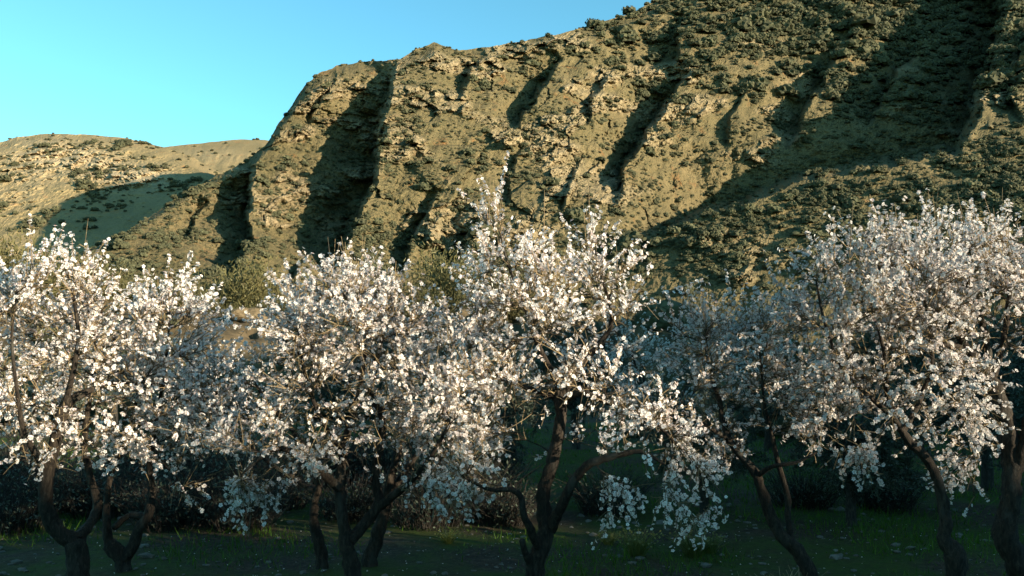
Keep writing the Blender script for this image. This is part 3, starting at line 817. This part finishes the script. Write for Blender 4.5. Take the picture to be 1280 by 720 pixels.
almond('almond_tree', 'pinkish white almond tree with lit central trunk and two tall spires of bloom', 8.5,
  [[(668, 735, 0, 30), (675, 687, 0, 27), (683, 658, 0, 24), (680, 620, 0, 20), (687, 587, 0, 19), (695, 557, 0, 18), (702, 520, 0, 17), (700, 498, 0, 16)],
   [(686, 662, 0, 19), (703, 630, -.2, 15), (717, 603, -.3, 14), (733, 583, -.4, 13), (762, 572, -.5, 10), (800, 565, -.6, 7), (830, 580, -.7, 4)],
   [(667, 712, 0, 14), (658, 695, -.1, 12), (652, 676, -.2, 9)],
   [(676, 690, 0, 15), (664, 663, -.2, 12), (653, 640, -.3, 10), (652, 623, -.3, 10), (640, 612, -.3, 8), (613, 612, -.4, 6), (585, 600, -.5, 4)],
   [(701, 502, 0, 13), (720, 462, .1, 12), (746, 434, .2, 9), (765, 400, .2, 6), (752, 345, .1, 4), (735, 290, 0, 3)],
   [(700, 500, 0, 12), (693, 470, 0, 10), (672, 430, -.1, 8), (655, 380, -.1, 6), (635, 330, -.1, 4), (624, 285, -.1, 3)],
   [(701, 505, 0, 11), (725, 491, -.2, 10), (753, 500, -.3, 9), (787, 513, -.4, 7), (820, 530, -.5, 5), (850, 560, -.6, 4)],
   [(699, 500, 0, 9), (660, 485, .2, 7), (620, 470, .3, 5), (590, 450, .3, 3)]],
  [(690, 390, 95, 80, 0, 1.1), (622, 318, 36, 62, -.1, .45), (732, 326, 36, 64, 0, .45), (675, 370, 90, 50, 0, .8), (770, 390, 60, 60, .1, .8), (610, 380, 50, 60, 0, .7), (790, 530, 85, 60, -.3, .9), (615, 500, 65, 80, -.1, .8), (700, 470, 120, 55, 0, 1.0), (770, 620, 40, 45, -.5, .35), (860, 615, 52, 70, -.5, .5), (600, 580, 40, 50, -.3, .4)],
  330, 1150, 14, size=.0168, dens=.9, shoots=14)
almond('almond_tree', 'thin leaning almond tree with straight second stem and dull grey pink shaded crown', 8.7,
  [[(1020, 738, 0, 26), (1005, 705, 0, 22), (993, 687, 0, 20), (973, 662, 0, 17), (957, 627, 0, 15), (947, 597, 0, 13), (930, 573, 0, 11), (910, 547, 0, 10), (900, 505, .1, 8), (892, 478, .1, 7), (882, 440, .1, 4)],
   [(988, 676, 0, 10), (986, 650, .05, 10), (985, 627, .1, 9), (980, 603, .1, 8), (973, 580, .1, 7), (966, 550, .1, 6), (955, 500, .1, 4), (950, 440, .1, 3)],
   [(947, 595, 0, 8), (966, 583, -.2, 6), (994, 578, -.3, 5), (1020, 566, -.4, 3)],
   [(912, 549, 0, 7), (880, 530, -.2, 5), (850, 500, -.3, 3)]],
  [(930, 460, 90, 70, .3, 1.0), (870, 450, 60, 70, .2, .8), (985, 500, 70, 60, .2, .9), (880, 540, 60, 50, 0, .7), (960, 400, 50, 40, .2, .6)],
  190, 680, 15, size=.0165, dens=.85)
almond('almond_tree', 'almond tree with knotted foot and slim bowed trunk arching under a wide white crown', 8.3,
  [[(1196, 738, 0, 30), (1194, 705, 0, 30), (1193, 688, 0, 29), (1181, 676, 0, 20), (1183, 648, 0, 18), (1171, 600, 0, 14), (1154, 570, 0, 13), (1135, 550, 0, 12), (1120, 528, 0, 10), (1110, 495, 0, 8), (1104, 450, 0, 6)],
   [(1128, 541, 0, 9), (1150, 500, .1, 8), (1165, 455, .1, 6), (1160, 400, .1, 4), (1150, 340, 0, 3)],
   [(1116, 520, 0, 8), (1080, 490, -.1, 6), (1050, 455, -.2, 5), (1030, 400, -.2, 4), (1020, 350, -.2, 3)],
   [(1110, 500, 0, 7), (1105, 440, -.1, 5), (1090, 380, -.1, 4), (1085, 320, -.1, 3)]],
  [(1060, 400, 85, 90, 0, 1.0), (1130, 362, 80, 62, 0, .9), (1130, 440, 90, 80, -.1, 1.0), (1080, 530, 70, 60, -.3, .7), (1000, 420, 50, 60, .1, .8), (1190, 480, 45, 70, -.4, .5), (1020, 480, 60, 50, .1, .8)],
  260, 1000, 16, shoots=10)
almond('almond_tree', 'stout rough barked almond tree with swollen trunk and tall bare tan shoots on top', 8.9,
  [[(1282, 745, 0, 36), (1272, 705, 0, 34), (1260, 680, 0, 33), (1257, 663, 0, 33), (1263, 630, 0, 28), (1265, 580, 0, 27), (1260, 547, 0, 26), (1253, 513, 0, 25), (1240, 478, 0, 21), (1225, 455, 0, 15), (1205, 430, 0, 11), (1180, 390, 0, 8), (1165, 340, 0, 5)],
   [(1268, 590, 0, 18), (1280, 550, -.1, 17), (1292, 500, -.1, 14), (1300, 450, 0, 10), (1310, 390, 0, 6)],
   [(1236, 470, 0, 13), (1232, 420, 0, 10), (1215, 370, 0, 7), (1200, 325, 0, 4)],
   [(1240, 476, 0, 12), (1255, 420, .1, 9), (1262, 360, .1, 6), (1260, 315, .1, 3)],
   [(1210, 436, 0, 8), (1170, 430, -.3, 6), (1130, 440, -.5, 4)]],
  [(1210, 350, 80, 65, 0, .9), (1260, 370, 60, 80, 0, .9), (1180, 390, 70, 60, 0, .9), (1310, 370, 50, 70, 0, .8), (1195, 520, 50, 42, -.3, .4), (1205, 585, 36, 46, -.1, .3), (1195, 318, 50, 26, 0, .5)],
  220, 860, 17, shoots=26)
# two slimmer trees close behind the row
almond('almond_tree', 'slim dark almond trunk leaning behind the upright fork, its crown hidden in bloom', 9.7,
  [[(462, 702, 0, 22), (470, 673, 0, 20), (478, 647, 0, 18), (484, 628, 0, 16), (490, 590, 0, 12), (505, 540, .2, 9), (515, 480, .3, 5)],
   [(486, 620, 0, 12), (520, 570, .2, 9), (560, 520, .3, 6), (580, 450, .4, 3)]],
  [(520, 470, 90, 70, .3, 1.0), (570, 440, 50, 60, .4, .8), (560, 520, 60, 60, .3, .9)],
  120, 430, 18, n_parts=60, size=.0165, dens=.8)
almond('almond_tree', 'thin crooked almond trunk in shade with dull brownish crown between two bright crowns', 9.6,
  [[(403, 712, 0, 20), (400, 687, 0, 17), (393, 657, 0, 14), (393, 627, 0, 12), (398, 605, 0, 11), (385, 570, .1, 9), (360, 530, .2, 7), (335, 505, .3, 5), (320, 480, .3, 3)],
   [(394, 615, 0, 9), (340, 580, .1, 7), (295, 540, .2, 5), (270, 490, .3, 3)]],
  [(295, 515, 70, 50, .3, 1.0), (260, 520, 60, 60, .3, .9)],
  120, 430, 19, n_parts=60, size=.0165, dens=.75)

# ------------------------------------------------------------------ trees of the rows behind: one almond and one olive, copied
def generic_limbs(r, h, n, w):
    fork = h * r.uniform(.2, .3)
    s = np.linspace(0, 1, 6)[:, None]
    out = []
    tr = np.array([0, 0, -.1]) + s * np.array([r.normal() * .1, r.normal() * .1, fork + .1]); out.append((tr, np.linspace(w * 1.2, w, 6)))
    a0 = r.uniform(0, 6.28)
    for k in range(n):
        a = a0 + k * 6.283 / n + r.normal() * .3; L = h * r.uniform(.5, .65)
        d = np.array([math.cos(a) * .6, math.sin(a) * .6, .9])
        p = smooth_path([tr[-1] - [0, 0, .04], tr[-1] + d * L * .3 + r.normal(size=3) * .06, tr[-1] + d * L * .65 + r.normal(size=3) * .1, tr[-1] + d * L + np.array([0, 0, .1])], .12)
        out.append((p, np.linspace(w * .65, .008, len(p))))
    return out
def back_almond(seed):
    r = np.random.default_rng(seed)
    root = bpy.data.objects.new('almond_tree', None); COL.objects.link(root)
    limbs = generic_limbs(r, 3.0, 4, .075)
    for i, (P, R) in enumerate(limbs):
        V, Q, tri = tube(P, R, 8, .35, seed + i); p = Pile(); p.add(V, Q); p.F[3].append(tri); p.M[3].append(np.zeros(len(tri), int))
        nm = 'trunk' if i == 0 else 'limb'; obj(nm, p.mesh(nm, True), M_BARK, root)
    boughs, TW, fl = grow_crown(limbs, [(np.array([0, 0, 2.0]), np.array([1.35, 1.35, .95]), 1.)], 170, 640, r, dens=.7)
    p = Pile(); tubes_pile(p, boughs, 4); tag(obj('boughs', p.mesh('boughs', True), M_BARK, root), kind='stuff')
    p = Pile(); twig_pile(p, TW); tag(obj('twigs', p.mesh('twigs'), M_TWIG, root), kind='stuff')
    p, _ = flower_pile(fl[0], fl[1], .021 * r.uniform(.8, 1.2, len(fl[0])), r)
    tag(obj('blossoms', p.mesh('blossoms'), (M_PETAL, M_HEART, M_BUD), root), kind='stuff')
    return root
def olive(seed):
    r = np.random.default_rng(seed)
    root = bpy.data.objects.new('olive_tree', None); COL.objects.link(root)
    limbs = generic_limbs(r, 2.3, 5, .06)
    for i, (P, R) in enumerate(limbs):
        V, Q, tri = tube(P, R, 7, .4, seed + i); p = Pile(); p.add(V, Q); p.F[3].append(tri); p.M[3].append(np.zeros(len(tri), int))
        nm = 'trunk' if i == 0 else 'limb'; obj(nm, p.mesh(nm, True), M_OLIVEBARK, root)
    boughs, TW, _ = grow_crown(limbs, [(np.array([0, 0, 1.45]), np.array([1.15, 1.15, .85]), 1.), (np.array([.4, -.3, .9]), np.array([.8, .8, .5]), .7)], 150, 1100, r, flower=False, droop=.2)
    p = Pile(); tubes_pile(p, boughs, 4); twig_pile(p, TW)
    tag(obj('twigs', p.mesh('twigs'), M_OLIVEBARK, root), kind='stuff')
    n = 11; f = np.linspace(.15, 1, n)
    B = (TW[:, None, 0] + (TW[:, None, -1] - TW[:, None, 0]) * f[None, :, None]).reshape(-1, 3)
    D = np.repeat(unit(TW[:, -1] - TW[:, 0]), n, 0); a = unit(D + .9 * r.normal(size=D.shape)); w = unit(np.cross(a, r.normal(size=D.shape)))
    L = r.uniform(.045, .085, len(B))[:, None]
    V = np.stack([B, B + a * L * .5 + w * L * .14, B + a * L, B + a * L * .5 - w * L * .14], 1).reshape(-1, 3)
    p = Pile(); p.add(V, np.arange(len(B))[:, None] * 4 + np.arange(4), 0, np.repeat(r.uniform(0, 1, len(B)), 4))
    tag(obj('leaves', p.mesh('leaves'), M_OLIVE, root), kind='stuff')
    return root
def copy_tree(root):
    c = root.copy(); COL.objects.link(c)
    for ch in root.children:
        d = ch.copy(); COL.objects.link(d); d.parent = c
    return c
def place(root, u, Y, s, yaw, label, cat, group):
    x = float(ray(u, 600)[0] * Y); root.location = (x, Y, float(ground_z(x, Y)) - .03); root.scale = (s, s, s); root.rotation_euler = (0, 0, yaw)
    tag(root, label, cat, group)
proto = back_almond(31)
LB = 'shaded almond tree in bloom standing in the second row behind the front trees'
for i, (u, Y, s, yaw) in enumerate([(550, 14.5, .78, 0), (235, 13.0, .74, 2.0), (835, 13.5, .85, 4.1), (30, 13.5, .8, 1.1), (960, 17.5, .9, 5.0)]):
    place(proto if i == 0 else copy_tree(proto), u, Y, s, yaw, LB, 'tree', 'almond trees of the second row')
oproto = olive(41)
LO = 'bushy grey green olive tree in shade beyond the blossoming almond row'
for i, (u, Y, s, yaw) in enumerate([(1062, 10.2, .78, .4), (880, 10.8, .75, 2.2), (1235, 13.0, 1.15, 3.4), (600, 12.0, .8, 5.2), (1150, 17.0, 1.3, 1.0), (720, 17.5, 1.2, 4.4), (1330, 10.5, .95, 2.8), (420, 19.0, 1.2, .2), (140, 20.0, 1.2, 3.9)]):
    place(oproto if i == 0 else copy_tree(oproto), u, Y, s, yaw, LO, 'tree', 'olive trees beyond the almonds')

# ------------------------------------------------------------------ broom bushes and rocks on the sunlit bank
def broom(seed):
    r = np.random.default_rng(seed); n = 5200; m = 16
    a = r.uniform(0, 6.283, m); rad = r.uniform(.0, .62, m)
    tip = np.stack([np.cos(a) * rad, np.sin(a) * rad, 1.0 - .75 * rad ** 1.5 + .12 * r.normal(size=m)], -1)
    k = r.integers(0, m, n); f = r.uniform(.08, 1, n) ** .75
    C = tip[k] * f[:, None] * np.array([1, 1, 1]) + r.normal(size=(n, 3)) * (.055 + .09 * (1 - np.abs(f - .5)))[:, None] * np.array([1.3, 1.3, 1])
    C[:, 2] = np.abs(C[:, 2])
    d = unit(tip[k] * .8 + .75 * r.normal(size=(n, 3)) + np.array([0, 0, .5])); w = unit(np.cross(d, r.normal(size=(n, 3)))) * .010
    L = r.uniform(.03, .075, n)[:, None]
    V = np.stack([C - w, C + w, C + d * L + w * .3, C + d * L - w * .3], 1).reshape(-1, 3)
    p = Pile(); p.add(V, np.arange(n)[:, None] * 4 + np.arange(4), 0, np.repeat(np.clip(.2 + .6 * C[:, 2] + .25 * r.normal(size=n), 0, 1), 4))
    me = p.mesh('broom_bush'); me.materials.append(M_BROOM); return me
BM = [broom(51), broom(52), broom(53)]
r2 = np.random.default_rng(77)
for (u, Y, s) in [(308, 54, 4.2), (275, 55, 3.2), (340, 56, 3.4), (385, 52, 2.0), (130, 56, 3.8), (165, 58, 3.8), (555, 56, 4.6), (580, 54, 3.6), (20, 58, 6.0), (-15, 56, 5.0), (430, 58, 3.6), (480, 57, 3.4), (640, 58, 3.6), (235, 52, 2.4), (352, 49, 1.6), (60, 54, 3.4), (100, 57, 4.0), (200, 57, 3.0), (325, 50, 1.3), (372, 49, 1.5), (398, 50, 1.8), (290, 49, 1.0), (260, 50, 1.6), (225, 48, 1.3), (410, 48, 1.4), (520, 50, 2.2), (600, 50, 2.0), (460, 50, 1.6)]:
    x = float(ray(u, 420)[0] * Y); o = obj('broom_bush', BM[int(r2.integers(0, 3))], None, None, (x, Y, float(ground_z(x, Y)) - .1))
    o.scale = (s * 1.1, s * 1.1, s); o.rotation_euler = (0, 0, float(r2.uniform(0, 6.28)))
    tag(o, 'yellow green feathery bush on the sunlit earth bank', 'bush', 'feathery bushes on the earth bank')
for k in range(70):
    Y = float(r2.uniform(20, 80)) if k < 46 else float(r2.uniform(22, 44)); u = float(r2.uniform(640, 1330)) if k < 46 else float(r2.uniform(-40, 640))
    s = float(r2.uniform(.55, 1.5)) * (.7 + Y / 80); x = float(ray(u, 450)[0] * Y)
    o = obj('valley_bush', SHRUB_ME[int(r2.integers(0, 8))], None, None, (x, Y, float(ground_z(x, Y)) - .1 * s)); o.scale = (s, s, s * 1.15); o.rotation_euler = (0, 0, float(r2.uniform(0, 6.28)))
    tag(o, 'dull green rounded bush on the valley floor between orchard and mountain', 'bush', 'bushes on the valley floor')
def rock_mesh(seed):
    r = np.random.default_rng(seed)
    import bmesh
    bm = bmesh.new(); bmesh.ops.create_icosphere(bm, subdivisions=2, radius=1)
    P = np.array([v.co[:] for v in bm.verts]); k = 1 + .35 * fbm(P * 1.1 + seed, 3) + .12 * fbm(P * 3 + seed, 2, ridged=True)
    for v, s in zip(bm.verts, k): v.co = v.co * float(s)
    me = bpy.data.meshes.new('rock'); bm.to_mesh(me); bm.free(); me.materials.append(M_BROWN); return me
RM = [rock_mesh(61 + i) for i in range(3)]
for (u, Y, s) in [(318, 47.5, .7), (300, 47, .5), (345, 48, .5), (585, 48, .6), (420, 47, .5)]:
    x = float(ray(u, 430)[0] * Y); o = obj('rock', RM[int(r2.integers(0, 3))], None, None, (x, Y, float(ground_z(x, Y)) + .1 * s)); o.scale = (s * 1.4, s, s * .7); o.rotation_euler = (0, 0, float(r2.uniform(0, 6)))
    tag(o, 'brown weathered boulder lodged in the face of the earth bank', 'rock', 'boulders in the earth bank')

# ------------------------------------------------------------------ orchard floor: grass, stones, weeds, fallen petals
n = 140000
gx = rng.uniform(-11, 13, n); gy = 6.3 + 16 * rng.uniform(0, 1, n) ** 1.5
gx = gx * (0.5 + gy / 16)
patch = fbm(np.stack([gx * .55, gy * .55, 0 * gx + 2], -1), 3) + 0.16 * sstep(7.5, 10, gy) - .03 + .14 * sstep(1, 5, gx)
k = patch > rng.uniform(-.1, .35, n); gx, gy = gx[k], gy[k]
gz = ground_z(gx, gy); h = rng.gamma(2.2, .022, len(gx)).clip(.015, .13) * (.7 + .6 * sstep(0, .3, patch[k]))
a = rng.uniform(0, 6.283, len(gx)); wv = np.stack([np.cos(a), np.sin(a), 0 * a], -1) * (.0035 + .0025 * gy / 8)[:, None]
tip = np.stack([gx + rng.normal(size=len(gx)) * .04, gy + rng.normal(size=len(gx)) * .04, gz + h], -1); B = np.stack([gx, gy, gz - .01], -1)
V = np.stack([B - wv, B + wv, tip], 1).reshape(-1, 3)
p = Pile(); p.add(V, np.arange(len(gx))[:, None] * 3 + np.arange(3), 0, np.repeat(rng.uniform(0, 1, len(gx)), 3))
tag(obj('grass', p.mesh('grass'), M_GRASS), 'short dark green grass growing in patches on the orchard floor', 'grass', kind='stuff')
ico = rock_mesh(70); iv = np.array([v.co[:] for v in ico.vertices]); 
import bmesh
bm = bmesh.new(); bmesh.ops.create_icosphere(bm, subdivisions=1, radius=1); bm.verts.ensure_lookup_table()
iv = np.array([v.co[:] for v in bm.verts]); it = np.array([[v.index for v in f.verts] for f in bm.faces]); bm.free()
n = 1300
px = rng.uniform(-7, 8, n); py = 5.5 + 6 * rng.uniform(0, 1, n) ** 1.3; px *= (.6 + py / 14); ps = rng.gamma(2, .008, n) + .006
C_ = np.stack([px, py, ground_z(px, py) + ps * .2], -1)
jig = 1 + .3 * rng.normal(size=(n, len(iv), 1)).clip(-1, 1)
W = C_[:, None] + iv[None] * jig * (ps[:, None] * np.array([1.3, 1, .6])[None] )[:, None]
p = Pile(); p.add(W.reshape(-1, 3), (it[None] + (np.arange(n) * len(iv))[:, None, None]).reshape(-1, 3))
tag(obj('stones', p.mesh('stones'), M_STONE), 'small grey stones strewn over the dark orchard soil', 'stones', kind='stuff')
n = 900
px = rng.uniform(-6, 7, n); py = rng.uniform(5.8, 10.5, n); C_ = np.stack([px * (.6 + py / 14), py, 0 * px], -1); C_[:, 2] = ground_z(C_[:, 0], C_[:, 1]) + .012
Mx = frames(np.array([0, 0, 1.]) + .35 * rng.normal(size=(n, 3)), rng); q = np.array([(-1, 0, 0), (0, -.7, .2), (1, 0, 0), (0, .7, .2)]) * .009
W = np.einsum('nij,vj->nvi', Mx, q) + C_[:, None]
p = Pile(); p.add(W.reshape(-1, 3), np.arange(n)[:, None] * 4 + np.arange(4), 0, np.repeat(rng.uniform(0, 1, n), 4))
tag(obj('fallen_petals', p.mesh('fallen_petals'), M_PETAL), 'white almond petals fallen on the soil below the trees', 'petals', kind='stuff')

# bare brushwood between the rows
def brush(seed):
    r = np.random.default_rng(seed); n = 420; root = bpy.data.objects.new('brushwood', None); COL.objects.link(root)
    a = r.uniform(0, 6.283, n); l = r.uniform(.1, .9, n); h = r.uniform(.35, 1.0, n); s = np.linspace(0, 1, 4)
    d = np.stack([np.cos(a) * l, np.sin(a) * l, 0 * a], -1); B = np.stack([np.cos(a), np.sin(a), 0 * a], -1) * r.uniform(0, .45, n)[:, None]
    TW = B[:, None] + d[:, None] * (h[:, None] * s ** 1.3)[..., None] + np.array([0, 0, 1.]) * (h[:, None] * (s - .25 * s * s))[..., None]
    TW[:, 1:] += r.normal(size=(n, 3, 3)) * .03
    p = Pile(); twig_pile(p, TW, .006, .002)
    tag(obj('stems', p.mesh('stems'), M_BRUSH, root), kind='stuff')
    k = r.integers(0, n, 900); f = r.uniform(.3, 1, 900)[:, None]; C = TW[k, 0] * (1 - f) + TW[k, -1] * f + r.normal(size=(900, 3)) * .03
    d = unit(r.normal(size=(900, 3))); w = unit(np.cross(d, r.normal(size=(900, 3)))) * .012
    V = np.stack([C - d * .03, C + w, C + d * .03, C - w], 1).reshape(-1, 3)
    p = Pile(); p.add(V, np.arange(900)[:, None] * 4 + np.arange(4), 0, np.repeat(r.uniform(0, .8, 900), 4))
    tag(obj('leaves', p.mesh('leaves'), M_OLIVE, root), kind='stuff')
    return root
b0 = brush(91); r3 = np.random.default_rng(5)
spots = [(u + r3.normal() * 12, Y, s) for u, Y, s in [(-20, 10.4, .9), (35, 9.9, .8), (80, 11.2, 1.0), (130, 10.8, .9), (205, 10.0, .9), (255, 10.8, 1.0), (310, 10.0, .8), (345, 11.2, 1.0), (430, 10.6, .8), (520, 10.3, .9), (570, 10.9, 1.0), (610, 11.6, 1.0), (640, 10.4, .7), (740, 11.0, .8), (180, 13, 1.2), (300, 13, 1.3), (400, 13, 1.2), (490, 13, 1.2), (20, 13, 1.2), (1010, 11.5, .8), (1110, 11.5, .9)]]
for i, (u, Y, sc) in enumerate(spots):
    place(b0 if i == 0 else copy_tree(b0), u, Y, sc, i * 1.7, 'dark twiggy brushwood bush growing in the shade behind the almond trunks', 'bush', 'brushwood behind the almond row')

def weed(seed, n, h, flowers):
    r = np.random.default_rng(seed); root = bpy.data.objects.new('weed', None); COL.objects.link(root)
    a = r.uniform(0, 6.28, n); l = r.uniform(.1, .8, n); hh = h * r.uniform(.5, 1, n); s = np.linspace(0, 1, 5)
    d = np.stack([np.cos(a) * l, np.sin(a) * l, 0 * a], -1)
    B = np.stack([np.cos(a), np.sin(a), 0 * a], -1) * r.uniform(0, .08, n)[:, None]
    TW = B[:, None] + d[:, None] * (hh[:, None] * s ** 1.6)[..., None] + np.array([0, 0, 1.])[None, None] * (hh[:, None] * (s - .2 * s * s))[..., None]
    p = Pile(); twig_pile(p, TW, .004, .0015)
    tag(obj('stems', p.mesh('stems'), M_WEED if flowers else M_DRY, root), kind='stuff')
    if flowers:
        tp = TW[:, -1]; q = np.array([(-1, 0, 0), (0, -1, .3), (1, 0, 0), (0, 1, .3)]) * .013
        W = np.einsum('nij,vj->nvi', frames(np.array([0, 0, 1.]) + .6 * r.normal(size=(n, 3)), r), q) + tp[:, None]
        p = Pile(); p.add(W.reshape(-1, 3), np.arange(n)[:, None] * 4 + np.arange(4), 0, np.repeat(r.uniform(0, 1, n), 4))
        tag(obj('flowers', p.mesh('flowers'), M_YELLOW, root), kind='stuff')
    return root
w0 = weed(81, 130, .34, True)
for i, (u, Y, s) in enumerate([(795, 8.6, 1.0), (865, 8.7, 1.0), (885, 8.9, .8), (560, 9.2, .6), (760, 9.3, .6)]):
    place(w0 if i == 0 else copy_tree(w0), u, Y, s, i * 1.3, 'green weed tuft with small yellow flower heads on the orchard floor', 'weed', 'flowering weeds on the orchard floor')
w1 = weed(82, 22, .42, False)
for i, (u, Y, s) in enumerate([(975, 7.0, 1.0), (995, 7.2, .9), (930, 7.1, .7), (1010, 6.9, .8)]):
    place(w1 if i == 0 else copy_tree(w1), u, Y, s, i * 2.1, 'dry pale weed stalks standing at the foot of the thin leaning tree', 'weed', 'dry weeds by the leaning tree')
